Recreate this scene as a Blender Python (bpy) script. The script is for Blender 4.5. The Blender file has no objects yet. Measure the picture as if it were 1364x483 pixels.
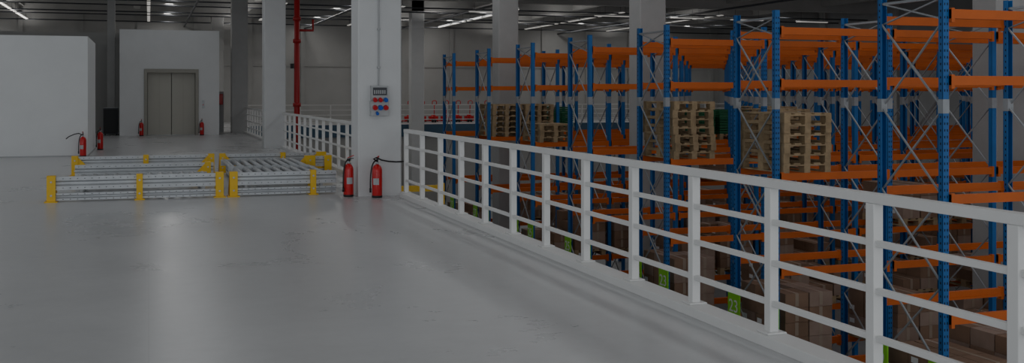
import bpy, math, random
from mathutils import Vector, Matrix
random.seed(7)
scene = bpy.context.scene
COL = scene.collection

# ------------------------------------------------------------ materials
def new_mat(name, color, rough=0.6, metal=0.0, var=0.0, vscale=4.0, bump=0.0, bscale=60.0, spec=0.5, color2=None, rvar=0.0):
    m = bpy.data.materials.new(name); m.use_nodes = True
    nt = m.node_tree; b = nt.nodes['Principled BSDF']
    b.inputs['Roughness'].default_value = rough
    b.inputs['Metallic'].default_value = metal
    b.inputs['Specular IOR Level'].default_value = spec
    b.inputs['Base Color'].default_value = (*color, 1)
    tc = nt.nodes.new('ShaderNodeTexCoord')
    if var > 0 or color2:
        n = nt.nodes.new('ShaderNodeTexNoise'); n.inputs['Scale'].default_value = vscale
        n.inputs['Detail'].default_value = 6; n.inputs['Roughness'].default_value = 0.6
        nt.links.new(tc.outputs['Object'], n.inputs['Vector'])
        r = nt.nodes.new('ShaderNodeValToRGB')
        c2 = color2 if color2 else tuple(c * (1 - var) for c in color)
        r.color_ramp.elements[0].position = 0.35; r.color_ramp.elements[0].color = (*c2, 1)
        r.color_ramp.elements[1].position = 0.65; r.color_ramp.elements[1].color = (*color, 1)
        nt.links.new(n.outputs['Fac'], r.inputs['Fac'])
        nt.links.new(r.outputs['Color'], b.inputs['Base Color'])
        if rvar > 0:
            mr = nt.nodes.new('ShaderNodeMapRange')
            mr.inputs['To Min'].default_value = rough - rvar; mr.inputs['To Max'].default_value = rough + rvar
            nt.links.new(n.outputs['Fac'], mr.inputs['Value']); nt.links.new(mr.outputs['Result'], b.inputs['Roughness'])
    if bump > 0:
        n2 = nt.nodes.new('ShaderNodeTexNoise'); n2.inputs['Scale'].default_value = bscale
        nt.links.new(tc.outputs['Object'], n2.inputs['Vector'])
        bp = nt.nodes.new('ShaderNodeBump'); bp.inputs['Strength'].default_value = bump; bp.inputs['Distance'].default_value = 0.01
        nt.links.new(n2.outputs['Fac'], bp.inputs['Height']); nt.links.new(bp.outputs['Normal'], b.inputs['Normal'])
    return m

M = {}
M['white'] = new_mat('white_paint_wall', (0.72, 0.735, 0.74), 0.75, var=0.04, vscale=1.5, bump=0.05)
M['colwhite'] = new_mat('painted_concrete_column', (0.62, 0.63, 0.635), 0.7, var=0.05, vscale=2, bump=0.1)
M['colgrey'] = new_mat('grey_concrete_column', (0.42, 0.42, 0.415), 0.75, var=0.08, vscale=2, bump=0.1)  # darker grey version of the column concrete
M['greywall'] = new_mat('concrete_panel_wall', (0.44, 0.44, 0.43), 0.8, var=0.10, vscale=0.6, bump=0.1)
M['sidewall'] = new_mat('grey_sandwich_panel', (0.34, 0.345, 0.35), 0.7, var=0.1, vscale=0.6)
M['ceiling'] = new_mat('ceiling_deck', (0.28, 0.28, 0.28), 0.8, var=0.2, vscale=0.8)
M['girder'] = new_mat('precast_girder', (0.42, 0.42, 0.41), 0.8, var=0.1, vscale=1)
M['rail'] = new_mat('railing_white_enamel', (0.68, 0.68, 0.67), 0.4, var=0.03)
M['blue'] = new_mat('rack_upright_blue', (0.008, 0.135, 0.41), 0.45, var=0.12, vscale=3)
M['orange'] = new_mat('rack_beam_orange', (0.66, 0.135, 0.012), 0.5, var=0.12, vscale=2)
M['galv'] = new_mat('galvanised_steel', (0.48, 0.50, 0.52), 0.42, metal=0.3, var=0.12, vscale=6)
M['brace'] = new_mat('galvanised_brace', (0.38, 0.40, 0.42), 0.5, metal=0.3, var=0.12, vscale=6)
M['yellow'] = new_mat('safety_yellow', (0.80, 0.50, 0.01), 0.45, var=0.06, vscale=5)
M['red'] = new_mat('extinguisher_red', (0.56, 0.008, 0.012), 0.3, var=0.05)
M['black'] = new_mat('black_rubber', (0.012, 0.012, 0.014), 0.5, var=0.1)
M['dark'] = new_mat('dark_hole', (0.01, 0.015, 0.03), 0.9, var=0.1)
M['hole'] = new_mat('galv_perforation', (0.12, 0.125, 0.13), 0.9, var=0.1)
M['wood'] = new_mat('pallet_wood', (0.46, 0.34, 0.20), 0.8, color2=(0.29, 0.21, 0.12), vscale=6, bump=0.2)
M['card'] = new_mat('cardboard', (0.29, 0.18, 0.12), 0.85, color2=(0.21, 0.13, 0.085), vscale=2)
M['card2'] = new_mat('cardboard_pale', (0.37, 0.27, 0.215), 0.7, color2=(0.27, 0.185, 0.145), vscale=2)
M['tape'] = new_mat('packing_tape', (0.38, 0.30, 0.23), 0.3, var=0.1)
M['green'] = new_mat('label_green', (0.27, 0.72, 0.04), 0.6, var=0.04)
M['gcrate'] = new_mat('crate_green', (0.02, 0.16, 0.07), 0.5, var=0.1)
M['labelw'] = new_mat('label_white', (0.8, 0.8, 0.8), 0.5, var=0.03)
M['lift'] = new_mat('lift_door_steel', (0.46, 0.45, 0.40), 0.5, metal=0.1, var=0.04, vscale=1.5)
M['liftframe'] = new_mat('lift_frame_steel', (0.33, 0.32, 0.28), 0.45, metal=0.1, var=0.06)
M['cab'] = new_mat('cabinet_dark_grey', (0.05, 0.055, 0.065), 0.5, var=0.1)
M['boxgrey'] = new_mat('socket_box_grey', (0.42, 0.43, 0.44), 0.5, var=0.05)
M['plugred'] = new_mat('cee_plug_red', (0.55, 0.01, 0.02), 0.4, var=0.05)
M['plugblue'] = new_mat('cee_plug_blue', (0.02, 0.10, 0.50), 0.4, var=0.05)
M['lower'] = new_mat('lower_floor_concrete', (0.30, 0.305, 0.31), 0.5, var=0.15, vscale=0.7)
M['bluebeam'] = new_mat('edge_beam_blue', (0.06, 0.12, 0.19), 0.6, var=0.1)
M['pipe'] = new_mat('sprinkler_red', (0.42, 0.012, 0.015), 0.4, var=0.1)

def emit_mat(name, col, st):
    m = bpy.data.materials.new(name); m.use_nodes = True
    b = m.node_tree.nodes['Principled BSDF']
    b.inputs['Base Color'].default_value = (*col, 1)
    b.inputs['Emission Color'].default_value = (*col, 1); b.inputs['Emission Strength'].default_value = st
    return m
M['lamp'] = emit_mat('lamp_tube', (1, 0.97, 0.9), 0.26)

# polished concrete floor
def floor_mat():
    m = bpy.data.materials.new('polished_concrete'); m.use_nodes = True
    nt = m.node_tree; b = nt.nodes['Principled BSDF']; L = nt.links.new
    tc = nt.nodes.new('ShaderNodeTexCoord')
    n1 = nt.nodes.new('ShaderNodeTexNoise'); n1.inputs['Scale'].default_value = 0.4; n1.inputs['Detail'].default_value = 10; n1.inputs['Roughness'].default_value = 0.66
    n1.inputs['Distortion'].default_value = 0.6
    n2 = nt.nodes.new('ShaderNodeTexNoise'); n2.inputs['Scale'].default_value = 5; n2.inputs['Detail'].default_value = 8; n2.inputs['Roughness'].default_value = 0.75
    L(tc.outputs['Object'], n1.inputs['Vector']); L(tc.outputs['Object'], n2.inputs['Vector'])
    add = nt.nodes.new('ShaderNodeMath'); add.operation = 'MULTIPLY_ADD'; add.inputs[1].default_value = 0.5
    L(n2.outputs['Fac'], add.inputs[0]); L(n1.outputs['Fac'], add.inputs[2])
    r = nt.nodes.new('ShaderNodeValToRGB')
    r.color_ramp.elements[0].position = 0.5; r.color_ramp.elements[0].color = (0.46, 0.465, 0.47, 1)
    r.color_ramp.elements[1].position = 0.98; r.color_ramp.elements[1].color = (0.57, 0.575, 0.58, 1)
    L(add.outputs[0], r.inputs['Fac'])
    br = nt.nodes.new('ShaderNodeTexBrick'); br.inputs['Scale'].default_value = 1.0
    br.offset = 0.0; br.inputs['Brick Width'].default_value = 5.6; br.inputs['Row Height'].default_value = 5.1
    br.inputs['Mortar Size'].default_value = 0.006; br.inputs['Mortar Smooth'].default_value = 0.5
    L(tc.outputs['Object'], br.inputs['Vector'])
    mx = nt.nodes.new('ShaderNodeMixRGB'); mx.inputs['Color2'].default_value = (0.38, 0.385, 0.39, 1)
    ml = nt.nodes.new('ShaderNodeMath'); ml.operation = 'MULTIPLY'; ml.inputs[1].default_value = 0.25
    L(br.outputs['Fac'], ml.inputs[0]); L(ml.outputs[0], mx.inputs['Fac']); L(r.outputs['Color'], mx.inputs['Color1'])
    L(mx.outputs['Color'], b.inputs['Base Color'])
    mr = nt.nodes.new('ShaderNodeMapRange'); mr.inputs['From Min'].default_value = 0.3; mr.inputs['From Max'].default_value = 0.7
    mr.inputs['To Min'].default_value = 0.25; mr.inputs['To Max'].default_value = 0.34
    L(n1.outputs['Fac'], mr.inputs['Value']); L(mr.outputs['Result'], b.inputs['Roughness'])
    b.inputs['Specular IOR Level'].default_value = 0.45
    return m
M['floor'] = floor_mat()

# ------------------------------------------------------------ mesh builder
class MB:
    def __init__(s): s.v = []; s.f = []; s.m = []; s.sm = []; s.names = []
    def mi(s, k):
        if k not in s.names: s.names.append(k)
        return s.names.index(k)
    def box(s, a, b, k):
        i = len(s.v); x0, y0, z0 = a; x1, y1, z1 = b
        s.v += [(x0,y0,z0),(x1,y0,z0),(x1,y1,z0),(x0,y1,z0),(x0,y0,z1),(x1,y0,z1),(x1,y1,z1),(x0,y1,z1)]
        for q in ((0,3,2,1),(4,5,6,7),(0,1,5,4),(1,2,6,5),(2,3,7,6),(3,0,4,7)):
            s.f.append(tuple(i+t for t in q)); s.m.append(s.mi(k)); s.sm.append(False)
    def bar(s, p, q, w, h, k, up=(0,0,1)):
        p = Vector(p); q = Vector(q); d = (q-p).normalized(); u = Vector(up)
        if abs(d.dot(u)) > 0.98: u = Vector((0,1,0))
        sd = d.cross(u).normalized(); u = sd.cross(d).normalized()
        i = len(s.v)
        for e in (p, q):
            for a, b in ((-1,-1),(1,-1),(1,1),(-1,1)):
                s.v.append(tuple(e + sd*(a*w/2) + u*(b*h/2)))
        for t in ((3,2,1,0),(4,5,6,7),(0,1,5,4),(1,2,6,5),(2,3,7,6),(3,0,4,7)):
            s.f.append(tuple(i+j for j in t)); s.m.append(s.mi(k)); s.sm.append(False)
    def tube(s, path, r, k, n=8, radii=None):
        P = [Vector(p) for p in path]; i0 = len(s.v)
        prev = None
        for j, p in enumerate(P):
            d = (P[min(j+1,len(P)-1)] - P[max(j-1,0)]).normalized()
            ref = Vector((0,0,1)) if abs(d.z) < 0.9 else Vector((0,1,0))
            if prev is not None: ref = prev
            sd = d.cross(ref)
            if sd.length < 1e-4: sd = d.cross(Vector((1,0,0)))
            sd.normalize(); u = sd.cross(d).normalized(); prev = u
            rr = radii[j] if radii else r
            for t in range(n):
                a = 2*math.pi*t/n
                s.v.append(tuple(p + sd*math.cos(a)*rr + u*math.sin(a)*rr))
        for j in range(len(P)-1):
            for t in range(n):
                a = i0+j*n+t; b = i0+j*n+(t+1)%n
                s.f.append((a, b, b+n, a+n)); s.m.append(s.mi(k)); s.sm.append(True)
        s.f.append(tuple(i0+t for t in reversed(range(n)))); s.m.append(s.mi(k)); s.sm.append(False)
        e = i0+(len(P)-1)*n
        s.f.append(tuple(e+t for t in range(n))); s.m.append(s.mi(k)); s.sm.append(False)
    def lathe(s, c, prof, k, n=20):
        i0 = len(s.v)
        for r, z in prof:
            for t in range(n):
                a = 2*math.pi*t/n; s.v.append((c[0]+r*math.cos(a), c[1]+r*math.sin(a), c[2]+z))
        for j in range(len(prof)-1):
            for t in range(n):
                a = i0+j*n+t; b = i0+j*n+(t+1)%n
                s.f.append((a, b, b+n, a+n)); s.m.append(s.mi(k)); s.sm.append(True)
        s.f.append(tuple(i0+t for t in reversed(range(n)))); s.m.append(s.mi(k)); s.sm.append(False)
        e = i0+(len(prof)-1)*n
        s.f.append(tuple(e+t for t in range(n))); s.m.append(s.mi(k)); s.sm.append(False)
    def prism(s, pts2, x0, x1, k, axis='x'):
        n = len(pts2); i = len(s.v)
        for x in (x0, x1):
            for a, b in pts2:
                s.v.append((x, a, b) if axis == 'x' else (a, x, b))
        for t in range(n):
            s.f.append((i+t, i+(t+1)%n, i+n+(t+1)%n, i+n+t)); s.m.append(s.mi(k)); s.sm.append(False)
        s.f.append(tuple(i+t for t in reversed(range(n)))); s.m.append(s.mi(k)); s.sm.append(False)
        s.f.append(tuple(i+n+t for t in range(n))); s.m.append(s.mi(k)); s.sm.append(False)
    def mesh(s, name):
        me = bpy.data.meshes.new(name); me.from_pydata(s.v, [], s.f)
        for k in s.names: me.materials.append(M[k])
        me.polygons.foreach_set('material_index', s.m)
        me.polygons.foreach_set('use_smooth', s.sm)
        me.update()
        import bmesh
        bm = bmesh.new(); bm.from_mesh(me); bmesh.ops.recalc_face_normals(bm, faces=bm.faces[:]); bm.to_mesh(me); bm.free()
        return me
def put(name, me, loc=(0,0,0), rz=0, parent=None, bevel=0):
    if isinstance(me, MB): me = me.mesh(name)
    o = bpy.data.objects.new(name, me); COL.objects.link(o)
    o.location = loc; o.rotation_euler = (0,0,rz)
    if parent: o.parent = parent
    if bevel:
        b = o.modifiers.new('bevel', 'BEVEL'); b.width = bevel; b.segments = 2; b.limit_method = 'ANGLE'
    return o

# ------------------------------------------------------------ room shell
XL, XR, YB, YF, ZL, ZC = -14.0, 36.0, 62.0, -8.0, -3.8, 6.4
EDGE = 3.88
b = MB(); b.box((XL, YF, -0.4), (EDGE, YB, 0), 'floor'); put('floor', b)
b = MB(); b.box((EDGE, 52, -0.4), (XR, YB, 0), 'floor'); put('floor_far_mezzanine', b)
b = MB(); b.box((XL, YF, ZL-0.2), (XR, YB, ZL), 'lower'); put('floor_lower', b)
b = MB(); b.box((XL, YF, ZC), (XR, YB, ZC+0.2), 'ceiling'); put('ceiling', b)
b = MB(); b.box((XL, YB, ZL-0.2), (XR, YB+0.3, ZC+0.2), 'greywall')
for i in range(17):
    x = XL + 1.5 + i*3.0
    b.box((x-0.12, YB-0.12, 0.0), (x+0.12, YB, ZC), 'girder')
b.box((XL, YB-0.06, 3.2), (XR, YB, 3.3), 'girder')
put('wall_back', b)
b = MB(); b.box((XL-0.3, YF-0.3, ZL-0.2), (XL, YB+0.3, ZC+0.2), 'greywall'); put('wall_left', b)
b = MB(); b.box((XR, YF-0.3, ZL-0.2), (XR+0.3, YB+0.3, ZC+0.2), 'sidewall')
for i in range(11): b.box((XR-0.15, YF+4+i*6, ZL), (XR, YF+4.5+i*6, ZC), 'girder')
put('wall_right', b)
b = MB(); b.box((XL, YF-0.3, ZL-0.2), (XR, YF, ZC+0.2), 'greywall'); put('wall_front', b)
b = MB(); b.box((EDGE-0.12, YF, ZL), (EDGE-0.02, YB, -0.4), 'girder'); put('wall_under_mezzanine', b)
b = MB(); b.box((EDGE+0.02, 51.9, -0.55), (XR, 52.0, 0.06), 'bluebeam'); put('trim_far_mezzanine_edge', b)
b = MB(); b.box((EDGE+0.02, 52.0, ZL), (XR, 52.3, -0.4), 'greywall'); put('wall_lower_back', b)

# left partition block
b = MB(); b.box((XL, 29.1, 0), (-1.48, 33.2, 3.08), 'white'); b.box((XL, 29.085, 0), (-1.465, 33.21, 0.03), 'boxgrey')
put('wall_partition_left', b)
b = MB(); b.box((XL, 46, 0), (-1.06, 46.2, 4.1), 'greywall'); put('wall_partition_rear', b)
# lift shaft (separate wall pieces around the door opening)
b = MB(); b.box((-1.05, 42.8, 0), (-0.17, 46, 4.07), 'white'); put('wall_lift_left', b)
b = MB(); b.box((1.845, 42.8, 0), (2.62, 46, 4.07), 'white'); put('wall_lift_right', b)
b = MB(); b.box((-0.17, 42.8, 2.565), (1.845, 46, 4.07), 'white'); put('wall_lift_lintel', b)
b = MB(); b.box((-0.17, 43.4, 0), (1.845, 46, 2.565), 'liftframe'); put('wall_lift_rear', b)
b = MB()
b.box((-0.165, 42.76, 0), (-0.05, 43.15, 2.56), 'liftframe'); b.box((1.725, 42.76, 0), (1.84, 43.15, 2.56), 'liftframe')
b.box((-0.05, 42.76, 2.42), (1.725, 43.15, 2.56), 'liftframe')
for i in range(2):
    x0 = -0.05 + i*1.775/2
    b.box((x0+0.012, 43.0, 0.015), (x0+1.775/2-0.012, 43.1, 2.42), 'lift')
    b.box((x0+0.44-0.003, 42.996, 0.015), (x0+0.44+0.003, 43.0, 2.42), 'liftframe')
b.box((-0.05, 42.9, 0), (1.725, 43.15, 0.015), 'galv')
put('door_lift', b, bevel=0.004)
b = MB(); b.box((1.97, 42.77, 1.05), (2.06, 42.8, 1.35), 'galv'); b.box((2.0, 42.765, 1.15), (2.03, 42.77, 1.2), 'red')
put('lift_call_panel', b)

# columns
def column(x0, x1, y0, y1, zb, name='concrete_column', mat='colwhite'):
    b = MB(); cx, cy = (x0+x1)/2, (y0+y1)/2
    w, d = (x1-x0)/2, (y1-y0)/2; c = 0.02
    pts = [(-w+c,-d),(w-c,-d),(w,-d+c),(w,d-c),(w-c,d),(-w+c,d),(-w,d-c),(-w,-d+c)]
    for z in (zb, ZC):
        for p in pts: b.v.append((p[0], p[1], z))
    for t in range(8):
        b.f.append((t, (t+1)%8, 8+(t+1)%8, 8+t)); b.m.append(b.mi(mat)); b.sm.append(False)
    b.f.append(tuple(reversed(range(8)))); b.m.append(0); b.sm.append(False)
    b.f.append(tuple(range(8, 16))); b.m.append(0); b.sm.append(False)
    return put(name, b, (cx, cy, 0))
column(3.09, 3.78, 16.28, 16.9, 0)
column(3.22, 3.85, 31.7, 32.3, 0)
column(3.22, 3.87, 44.5, 45.1, 0, mat='colgrey')
column(3.2, 3.85, 59, 59.6, 0, mat='colgrey')
column(10.55, 11.2, 21.6, 22.2, ZL, mat='colgrey')
column(9.4, 10.0, 28.35, 28.95, ZL, mat='colgrey')
column(14.3, 14.95, 14.9, 15.5, ZL, mat='colgrey')
column(12.3, 12.95, 50.8, 51.4, ZL)
column(-1.55, -1.25, 44.4, 44.7, 0, mat='colgrey')

# ceiling structure
b = MB()
for y in (1.0, 16.3, 31.7, 44.5, 50.8, 57.0):
    b.box((XL, y, ZC-0.7), (XR, y+0.5, ZC), 'girder')
put('ceiling_girder', b)
b = MB()
for i in range(9):
    x = -11.5 + i*5.4
    b.box((x, YF, ZC-0.45), (x+0.3, YB, ZC), 'girder')
put('ceiling_purlin', b)
b = MB()
for y in (46.5, 49, 53, 55, 60):
    b.tube([(XL, y, 5.5), (XR, y, 5.5)], 0.035, 'cab', 6)
for x in (1.9, 8.6, 14.0, 24.5):
    b.tube([(x, 20, 5.4), (x, YB, 5.4)], 0.05, 'cab', 6)
put('ceiling_pipe_run', b)

def luminaire(x, y, z, ln, alongx=False):
    b = MB()
    b.box((-ln/2, -0.05, 0.03), (ln/2, 0.05, 0.09), 'boxgrey')
    b.box((-ln/2+0.03, -0.07, 0), (ln/2-0.03, 0.07, 0.035), 'lamp')
    for s in (-1, 1): b.tube([(s*ln*0.35, 0, 0.08), (s*ln*0.35, 0, ZC-z)], 0.008, 'cab', 5)
    put('linear_ceiling_lamp', b, (x, y, z), 0 if alongx else math.pi/2)
for x in (-6, 0.0, 5.6, 10.8, 16.2, 21.6, 27.0):
    for y in (47.3, 50.0, 52.8, 56.0, 58.7):
        if x == 5.6 and y > 57: continue
        luminaire(x, y, 5.5, 2.6)
for x, y in ((14.6, 45.5), (21.0, 46), (25.0, 46), (28.5, 46.2), (32.5, 46.4)):
    luminaire(x, y, 5.3, 1.9, True)

# ------------------------------------------------------------ railings
def railing(y0, y1, ys, x=3.78, name='guard_railing'):
    b = MB()
    b.box((x-0.10, y0, 0), (x+0.08, y1, 0.07), 'rail')
    b.box((x-0.035, y0, 1.0), (x+0.035, y1, 1.055), 'rail')
    for z in (0.26, 0.52, 0.78):
        b.box((x-0.018, y0, z-0.018), (x+0.018, y1, z+0.018), 'rail')
    for y in ys:
        b.box((x-0.032, y-0.035, 0.07), (x+0.032, y+0.035, 1.0), 'rail')
        b.box((x-0.07, y-0.07, 0.07), (x+0.07, y+0.07, 0.082), 'rail')
    return put(name, b, bevel=0.004)
sp = 1.0125
railing(-5.5, 16.0, [3.81 + sp*i for i in range(-9, 13)])
railing(17.0, 31.6, [17.05 + sp*i for i in range(15)])
railing(32.4, 44.4, [32.45 + sp*i for i in range(12)])
railing(45.2, 51.7, [45.3 + sp*i for i in range(7)])
b = MB()
for z in (0.3, 0.55, 0.8, 1.05): b.box((3.98, 52.2, z-0.02), (XR-0.1, 52.24, z+0.02), 'rail')
for i in range(22): b.box((4.0+i*1.5, 52.19, 0), (4.06+i*1.5, 52.25, 1.05), 'rail')
put('guard_railing', b)

# ------------------------------------------------------------ pallet racking
X0, BAY, NB = 8.5, 1.95, 13
LEV = [2.5, 1.75, 0.41, -0.95, -2.3]
TOP = 2.8
DEP = 1.12
rows = [9.61 + 3.364*k for k in range(7)]
HW = 0.04
DD = 0.07
def rack(y0, k, holes):
    b = MB()
    for j in range(NB):
        x = X0 + j*BAY
        for yy, sgn in ((0, 1), (DEP, -1)):
            b.box((x-HW, yy-0.006, ZL), (x+HW, yy+0.006, TOP), 'blue')
            ya, yb_ = (yy, yy+DD) if sgn > 0 else (yy-DD, yy)
            b.box((x-HW, ya, ZL), (x-HW+0.007, yb_, TOP), 'blue'); b.box((x+HW-0.007, ya, ZL), (x+HW, yb_, TOP), 'blue')
            b.box((x-0.08, yy-0.08, ZL), (x+0.08, yy+0.08, ZL+0.012), 'galv')
            b.box((x-HW-0.004, ya-0.008, 1.38), (x+HW+0.004, yb_+0.004, 1.54), 'brace')
            if j < holes:
                yc = yy + sgn*DD*0.5
                z = -2.2
                while z < TOP-0.05:
                    if not 1.34 < z < 1.56:
                        b.box((x-HW-0.0015, yc-0.008, z), (x-HW+0.001, yc+0.008, z+0.026), 'dark')
                        if sgn > 0:
                            b.box((x-0.025, yy-0.0075, z), (x-0.012, yy-0.005, z+0.028), 'dark')
                            b.box((x+0.012, yy-0.0075, z), (x+0.025, yy-0.005, z+0.028), 'dark')
                    z += 0.075
        z = ZL + 0.25
        while z < TOP-0.2:
            z2 = min(z+1.0, TOP-0.1)
            b.bar((x-0.015, 0.04, z), (x-0.015, DEP-0.04, z2), 0.016, 0.022, 'brace', up=(1,0,0))
            b.bar((x+0.015, DEP-0.04, z), (x+0.015, 0.04, z2), 0.016, 0.022, 'brace', up=(1,0,0))
            z = z2
        b.box((x-0.02, 0.02, TOP-0.12), (x+0.02, DEP-0.02, TOP-0.09), 'brace')
        b.box((x-0.02, 0.02, ZL+0.2), (x+0.02, DEP-0.02, ZL+0.235), 'brace')
    for j in range(NB-1):
        xa = X0+j*BAY+HW; xb = xa+BAY-2*HW
        for z in LEV:
            for yy, sg in ((0, 1), (DEP, -1)):
                ya = yy-0.045 if sg > 0 else yy-0.005
                b.box((xa, ya, z-0.05), (xb, ya+0.05, z+0.055), 'orange')
                b.box((xa, ya+0.05 if sg > 0 else ya-0.012, z-0.05), (xb, ya+0.062 if sg > 0 else ya, z-0.02), 'orange')
                for xe in (xa, xb-0.045):
                    b.box((xe, ya-0.004, z-0.09), (xe+0.045, ya+0.054, z+0.07), 'orange')
    r = put('pallet_rack', b, (0, y0, 0))
    for (yy, num) in ((0.04, 21+k), (DEP-0.04, 22+k)):
        lb = MB(); lb.box((X0-0.065, yy-0.165, -1.84), (X0-0.045, yy+0.165, -1.44), 'green')
        put('aisle_label', lb, parent=r)
        cu = bpy.data.curves.new('aisle_number', 'FONT'); cu.body = str(num); cu.size = 0.27
        cu.align_x = 'CENTER'; cu.align_y = 'CENTER'; cu.extrude = 0.001
        cu.materials.append(M['labelw'])
        t = bpy.data.objects.new('aisle_number', cu); COL.objects.link(t); t.parent = r
        t.location = (X0-0.068, yy, -1.64); t.rotation_euler = (math.pi/2, 0, -math.pi/2)
    return r
for k, y in enumerate(rows): rack(y, k, 2 if k < 3 else 0)

# pallets
def add_pallet(b, ox, oy, oz, w=0.8, d=1.2):
    for i in range(3):
        x = ox - w/2 + (0.05, w/2, w-0.05)[i]
        b.box((x-0.05, oy-d/2, oz), (x+0.05, oy+d/2, oz+0.022), 'wood')
        for y in (-d/2+0.07, 0, d/2-0.07):
            b.box((x-0.05, oy+y-0.07, oz+0.022), (x+0.05, oy+y+0.07, oz+0.1), 'wood')
    for y in (-d/2+0.07, 0, d/2-0.07):
        b.box((ox-w/2, oy+y-0.07, oz+0.1), (ox+w/2, oy+y+0.07, oz+0.12), 'wood')
    for i in range(5):
        x = ox - w/2 + 0.06 + i*(w-0.12)/4
        b.box((x-0.055, oy-d/2, oz+0.12), (x+0.055, oy+d/2, oz+0.142), 'wood')
def stack_mesh(n, w=0.8):
    b = MB()
    for i in range(n):
        add_pallet(b, random.uniform(-0.025, 0.025), random.uniform(-0.025, 0.025), i*0.1435, w)
    return b.mesh('pallet_stack_mesh')
stk = {n: stack_mesh(n) for n in (3, 6, 7)}
LZ = lambda l: LEV[l] + 0.056
def stack(x, row, n, lev=2):
    put('wooden_pallet_stack', stk[n], (x, rows[row]+DEP/2, LZ(lev)))
stack(9.0, 1, 6); stack(9.0, 2, 7); stack(9.0, 5, 6); stack(9.92, 5, 6)
stack(10.98, 2, 6); stack(9.05, 4, 3); stack(13.0, 3, 6)
def load_mesh(seed, nl):
    rnd = random.Random(seed); b = MB(); add_pallet(b, 0, 0, 0)
    z = 0.142; h = 0.21
    for l in range(nl):
        for i in range(2):
            for j in range(3):
                if l == nl-1 and rnd.random() < 0.35: continue
                x = -0.4 + i*0.4 + rnd.uniform(0, 0.012); y = -0.6 + j*0.4 + rnd.uniform(0, 0.012)
                k = 'card' if rnd.random() < 0.6 else 'card2'
                b.box((x, y, z), (x+0.385, y+0.385, z+h-0.004), k)
                b.box((x+0.165, y-0.002, z+0.02), (x+0.22, y+0.387, z+h-0.002), 'tape')
                if rnd.random() < 0.5: b.box((x-0.002, y+0.22, z+0.08), (x+0.01, y+0.34, z+0.15), 'labelw')
        z += h
    return b.mesh('carton_load_mesh')
loads = [load_mesh(i, n) for i, n in enumerate((4, 3, 4, 2))]
rnd = random.Random(3)
for r in range(7):
    for j in range(11):
        for s in range(2):
            for lev, p in ((4, 0.8), (3, 0.05 if j > 1 else 0)):
                if rnd.random() < p:
                    put('pallet_of_cartons', rnd.choice(loads if lev == 4 else loads[1:2]+loads[3:]),
                        (X0 + j*BAY + 0.51 + s*0.92, rows[r]+DEP/2, LZ(lev)))
cb = MB()
for i in range(2):
    for j in range(3):
        for l in range(3):
            x, y, z = -0.4+i*0.4, -0.6+j*0.4, 0.142+l*0.2
            cb.box((x, y, z), (x+0.39, y+0.39, z+0.02), 'gcrate')
            for zz in (0.03, 0.09, 0.15):
                cb.box((x, y, z+zz), (x+0.012, y+0.39, z+zz+0.04), 'gcrate'); cb.box((x+0.378, y, z+zz), (x+0.39, y+0.39, z+zz+0.04), 'gcrate')
                cb.box((x, y, z+zz), (x+0.39, y+0.012, z+zz+0.04), 'gcrate'); cb.box((x, y+0.378, z+zz), (x+0.39, y+0.39, z+zz+0.04), 'gcrate')
add_pallet(cb, 0, 0, 0)
cm = cb.mesh('green_crates_mesh')
for j, s, r in ((2, 0, 4), (2, 1, 4), (1, 1, 6), (4, 0, 5)):
    put('green_plastic_crates', cm, (X0 + j*BAY + 0.51 + s*0.92, rows[r]+DEP/2, LZ(2)))

# ------------------------------------------------------------ fire extinguishers
def extinguisher(x, y, rz=0, hose=None):
    b = MB(); R = 0.078
    b.lathe((0,0,0), [(R*0.95,0),(R,0.02),(R,0.42),(R*0.93,0.455),(R*0.7,0.49),(R*0.35,0.51),(0.02,0.515)], 'red', 24)
    b.lathe((0,0,0), [(R*0.97,0),(R*1.03,0.004),(R*1.03,0.03),(R*1.0,0.034)], 'black', 24)
    b.lathe((0,0,0.51), [(0.02,0),(0.022,0.03),(0.018,0.05)], 'galv', 12)
    n = 8; i0 = len(b.v)
    for z in (0.20, 0.30):
        for t in range(n+1):
            a = math.radians(-150 + t*70/n); b.v.append(((R+0.0015)*math.cos(a), (R+0.0015)*math.sin(a), z))
    for t in range(n):
        b.f.append((i0+t, i0+t+1, i0+n+2+t, i0+n+1+t)); b.m.append(b.mi('boxgrey')); b.sm.append(True)
    b.box((-0.012, -0.03, 0.55), (0.012, 0.03, 0.585), 'black')
    b.bar((0, 0.02, 0.585), (0, -0.11, 0.60), 0.022, 0.012, 'black')
    b.bar((0, 0.02, 0.60), (0, -0.12, 0.645), 0.022, 0.01, 'red')
    b.lathe((0.03, 0, 0.55), [(0.015,0),(0.017,0.005),(0.015,0.01)], 'labelw', 10)
    pts = []
    for t in range(13):
        a = t/12
        pts.append((-0.02 - 0.085*math.sin(a*math.pi*0.55), 0.0, 0.565 - 0.42*a*a))
    b.tube(pts, 0.011, 'black', 8)
    b.tube([pts[-1], (pts[-1][0], 0, 0.08)], 0.016, 'black', 8)
    if hose: b.tube(hose, 0.012, 'black', 8)
    return put('fire_extinguisher', b, (x, y, 0), rz)
extinguisher(3.34, 16.05, 0, [(0.0,-0.02,0.56),(-0.06,-0.03,0.60),(-0.02,-0.05,0.62),(0.06,-0.05,0.58),(0.18,-0.03,0.555),(0.30,-0.02,0.545),(0.42,-0.01,0.55)])
extinguisher(2.95, 16.35, math.radians(30))
extinguisher(-1.58, 28.86, 0, [(0,0,0.55),(-0.1,-0.02,0.6),(-0.2,0,0.58),(-0.33,0,0.52),(-0.4,0,0.46)])
extinguisher(-1.31, 32.3, 0)
extinguisher(-0.26, 42.45, 0)
extinguisher(1.95, 42.45, 0)

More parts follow.
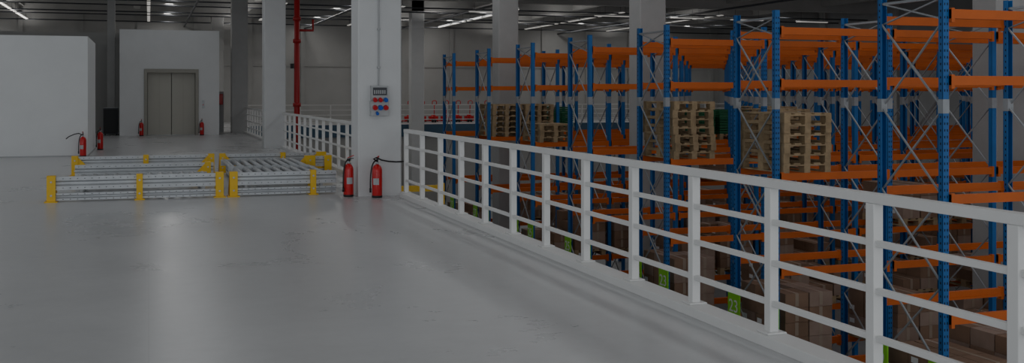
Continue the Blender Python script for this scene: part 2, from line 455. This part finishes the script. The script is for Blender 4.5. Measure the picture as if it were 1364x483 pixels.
# socket box on column
b = MB()
b.box((3.28, 16.17, 1.50), (3.54, 16.28, 1.73), 'boxgrey')
b.box((3.27, 16.15, 1.26), (3.55, 16.28, 1.49), 'boxgrey')
b.box((3.30, 16.162, 1.58), (3.52, 16.17, 1.70), 'cab')
for i in range(6): b.box((3.315+i*0.032, 16.155, 1.60), (3.335+i*0.032, 16.163, 1.66), 'boxgrey')
def plug(x, z, k, r=0.034):
    b.tube([(x, 16.15, z), (x, 16.11, z-0.015)], r, k, 14); b.tube([(x, 16.112, z-0.014), (x, 16.095, z-0.02)], r*1.12, k, 14)
plug(3.325, 1.52, 'plugred', 0.03); plug(3.41, 1.52, 'plugred', 0.03); plug(3.495, 1.52, 'plugblue', 0.03)
for x, k in ((3.325, 'plugred'), (3.41, 'plugblue'), (3.495, 'plugred')): plug(x, 1.40, k)
plug(3.36, 1.31, 'plugblue', 0.022)
b.tube([(3.41, 16.26, 1.73), (3.41, 16.26, ZC)], 0.012, 'boxgrey', 8)
for z in (2.0, 2.6, 3.2): b.box((3.385, 16.24, z), (3.435, 16.28, z+0.03), 'boxgrey')
put('power_socket_box', b, bevel=0.003)

# red standpipe
b = MB(); b.tube([(4.4, 33.4, ZL), (4.4, 33.4, ZC)], 0.09, 'pipe', 16)
for z in (-0.2, 1.2, 3.2, 3.9, 4.6): b.tube([(4.4, 33.4, z), (4.4, 33.4, z+0.12)], 0.125, 'pipe', 16)
b.tube([(4.4, 33.4, 3.6), (4.9, 33.4, 3.6), (4.9, 33.4, 3.95)], 0.04, 'pipe', 8)
b.box((4.2, 33.35, 2.4), (4.3, 33.45, 2.55), 'black')
put('sprinkler_standpipe', b)

# ------------------------------------------------------------ rack guard barriers on mezzanine
def guard_row(y, posts, x0, x1, name='rack_guard_barrier'):
    b = MB()
    def beam(zc, h, t):
        seq = [(-h/2, 0), (-h/2, -t), (-h/5, -t), (-h/12, -t*0.35), (h/12, -t*0.35), (h/5, -t), (h/2, -t), (h/2, 0)]
        b.prism([(q[1], zc + q[0]) for q in seq], x0, x1, 'galv')
        x = x0+0.06
        while x < x1-0.05:
            b.box((x-0.008, -t-0.0015, zc+h*0.34-0.006), (x+0.008, -t+0.001, zc+h*0.34+0.006), 'hole')
            b.box((x-0.008, -t-0.0015, zc-h*0.34-0.006), (x+0.008, -t+0.001, zc-h*0.34+0.006), 'hole')
            x += 0.1
    beam(0.275, 0.20, 0.045); beam(0.075, 0.11, 0.045)
    for (x, w, side) in posts:
        b.box((x-w/2, -0.10, 0), (x+w/2, 0.05, 0.39), 'yellow')
        b.box((x-w/2-0.03, -0.15, 0), (x+w/2+0.03, 0.12, 0.015), 'yellow')
        b.prism([(0.05, 0.0), (0.30, 0.0), (0.30, 0.04), (0.05, 0.36)], x-w/2, x-w/2+0.02, 'yellow')
        b.prism([(0.05, 0.0), (0.30, 0.0), (0.30, 0.04), (0.05, 0.36)], x+w/2-0.02, x+w/2, 'yellow')
        if side:
            s = side
            pts = [(x+s*w/2, 0.0), (x+s*(w/2+0.28), 0.0), (x+s*(w/2+0.28), 0.07), (x+s*w/2, 0.36)]
            b.prism(pts, -0.075, -0.055, 'yellow', axis='y'); b.prism(pts, 0.0, 0.02, 'yellow', axis='y')
        for z in (0.10, 0.30):
            b.tube([(x, -0.10, z), (x, -0.112, z)], 0.016, 'galv', 6)
    return put(name, b, (0, y, 0), bevel=0.003)
guard_row(16.95, [(-1.36, 0.12, 0), (-0.13, 0.09, 0), (1.04, 0.12, 0)], -1.36, 1.06)
guard_row(16.95, [(1.25, 0.12, 0), (2.48, 0.09, 0)], 1.22, 2.85)
guard_row(22.2, [(-1.36, 0.12, 1), (-0.05, 0.10, 0), (1.2, 0.12, -1)], -1.36, 1.2)
guard_row(22.2, [(1.42, 0.12, 1), (2.63, 0.10, 0), (3.42, 0.2, -1)], 1.42, 3.42)
guard_row(19.6, [(1.0, 0.10, -1)], -1.2, 1.1)
guard_row(20.9, [(3.0, 0.2, -1), (3.35, 0.14, 0)], 3.0, 3.4)
def rollers(x0, x1, y0, y1, z):
    b = MB()
    w = x1-x0; d = y1-y0
    for yy in (0, d-0.05): b.box((0, yy, z-0.12), (w, yy+0.05, z), 'galv')
    n = int(w/0.16)
    for i in range(n):
        x = 0.08+i*(w-0.16)/(n-1)
        b.tube([(x, 0.04, z-0.03), (x, d-0.04, z-0.03)], 0.045, 'galv', 10)
    for xx in (0.1, w-0.15):
        for yy in (0, d-0.05): b.box((xx, yy, 0), (xx+0.05, yy+0.05, z-0.12), 'galv')
    for xx in (0.1, w-0.15): b.box((xx, 0.05, 0.04), (xx+0.05, d-0.05, 0.09), 'galv')
    put('roller_conveyor_bed', b, (x0, y0, 0))
rollers(1.35, 2.8, 17.3, 18.9, 0.32); rollers(1.35, 2.8, 19.5, 21.6, 0.30)
rollers(-1.1, 0.95, 17.35, 18.9, 0.26)

# ------------------------------------------------------------ small things
b = MB()
b.box((-1.66, 43.6, 0.05), (-1.12, 44.0, 1.05), 'cab'); b.box((-1.64, 43.585, 0.08), (-1.14, 43.6, 1.0), 'black')
for x in (-1.62, -1.2): b.box((x, 43.65, 0), (x+0.05, 43.7, 0.05), 'black')
b.box((-1.68, 43.58, 1.05), (-1.10, 44.02, 1.07), 'boxgrey')
put('steel_cabinet', b, bevel=0.004)
b = MB(); b.box((2.70, 45.7, 1.15), (2.95, 45.95, 1.6), 'pipe'); b.box((2.72, 45.69, 1.2), (2.93, 45.7, 1.55), 'red'); b.box((2.66, 45.6, 0), (2.7, 46.0, 1.7), 'boxgrey')
b.box((2.66, 45.95, 0), (3.0, 46.0, 1.7), 'boxgrey')
put('fire_hose_cabinet', b)
def jack_mesh():
    b = MB()
    for s in (-1, 1):
        b.box((s*0.19-0.08, 0.1, 0.05), (s*0.19+0.08, 1.2, 0.11), 'red')
        b.tube([(s*0.19-0.04, 1.05, 0.04), (s*0.19+0.04, 1.05, 0.04)], 0.04, 'black', 10)
    b.box((-0.27, 0.0, 0.08), (0.27, 0.14, 0.35), 'red')
    b.prism([(-0.05, 0.1), (0.1, 0.1), (0.1, 0.42), (-0.05, 0.34)], -0.12, 0.12, 'red')
    for s in (-1, 1): b.tube([(s*0.03, -0.08, 0.1), (s*0.12, -0.08, 0.1)], 0.1, 'black', 14)
    b.lathe((0, -0.06, 0.15), [(0.05,0),(0.05,0.25),(0.035,0.28)], 'red', 12)
    b.tube([(0, -0.08, 0.35), (0, -0.16, 0.98)], 0.025, 'red', 8)
    b.tube([(0, -0.16, 0.96), (-0.12, -0.165, 1.03), (-0.13, -0.18, 1.16), (-0.06, -0.185, 1.22), (0.06, -0.185, 1.22), (0.13, -0.18, 1.16), (0.12, -0.165, 1.03), (0, -0.16, 0.96)], 0.025, 'red', 8)
    return b.mesh('hand_pallet_truck_mesh')
jm = jack_mesh()
for x in (13.8, 14.5, 15.2, 15.9, 16.6, 17.3, 18.3): put('hand_pallet_truck', jm, (x, 57.5, 0.0))
b = MB()
for x in (0, 0.9): b.box((x-0.06, -0.06, 0), (x+0.06, 0.06, 3.6), 'yellow')
for z in (1.0, 2.2, 3.5): b.box((0, -0.04, z-0.06), (0.9, 0.04, z+0.06), 'yellow')
b.box((-0.15, -0.15, 0), (1.05, 0.15, 0.02), 'yellow')
put('yellow_safety_gate', b, (4.7, 20.6, ZL))

# ------------------------------------------------------------ lights
def area(name, loc, rot, sx, sy, power, col=(1,1,1)):
    l = bpy.data.lights.new(name, 'AREA'); l.shape = 'RECTANGLE'; l.size = sx; l.size_y = sy; l.energy = power*0.86; l.color = col
    o = bpy.data.objects.new(name, l); COL.objects.link(o); o.location = loc; o.rotation_euler = rot; return o
for x, p in ((-6, 270), (1.0, 180), (8.6, 300), (14.2, 290), (21.6, 330), (29.0, 330)):
    area('ceiling_strip_light', (x, 19.5, 5.6), (0,0,0), 1.6, 44, p, (0.97, 0.985, 1.0))
for x, p in ((-8, 130), (0.9, 160), (8.6, 140), (16, 140), (24, 140), (31, 140)):
    area('ceiling_strip_light', (x, 53, 5.75), (0,0,0), 0.3, 16, p, (1, 0.98, 0.95))
for x, p in ((-6, 60), (4.0, 60), (14.2, 80), (27, 80)):
    area('ceiling_fill_light', (x, 19.5, 5.1), (math.pi,0,0), 0.6, 44, p, (1, 0.98, 0.96))  # added fill aimed upward to brighten the ceiling, no fixture modelled
for x in (-6, 4.2, 13.4, 20, 28):
    area('ceiling_fill_light', (x, 54, 5.2), (math.pi,0,0), 0.12, 15, 60, (1, 0.97, 0.94))  # same added upward fill for the far ceiling
area('offscreen_daylight_fill', (-13.8, 14, 2.8), (0, math.radians(-90), 0), 4.0, 34, 420, (0.9, 0.95, 1.0))  # added fill from the unseen left side, wall is solid
area('offscreen_daylight_fill', (-3, -7.8, 2.8), (math.radians(90), 0, 0), 20, 4.0, 800, (0.92, 0.96, 1.0))  # added fill from behind the camera, no window there
area('offscreen_daylight_fill', (18, -7.8, 1.0), (math.radians(90), 0, 0), 24, 6.0, 600, (0.92, 0.96, 1.0))  # added fill towards the racks, also without a window

w = bpy.data.worlds.new('world'); scene.world = w; w.use_nodes = True
w.node_tree.nodes['Background'].inputs['Color'].default_value = (0.5, 0.55, 0.6, 1)
w.node_tree.nodes['Background'].inputs['Strength'].default_value = 0.2

# ------------------------------------------------------------ camera
cd = bpy.data.cameras.new('camera'); cam = bpy.data.objects.new('camera', cd); COL.objects.link(cam)
cd.sensor_width = 36; cd.lens = 1400/1364*36; cd.shift_y = -(241.5-125)/1364
cam.location = (0, 0, 1.6); cam.rotation_euler = (math.radians(90), 0, math.radians(-19.07))
cd.clip_end = 300
scene.camera = cam
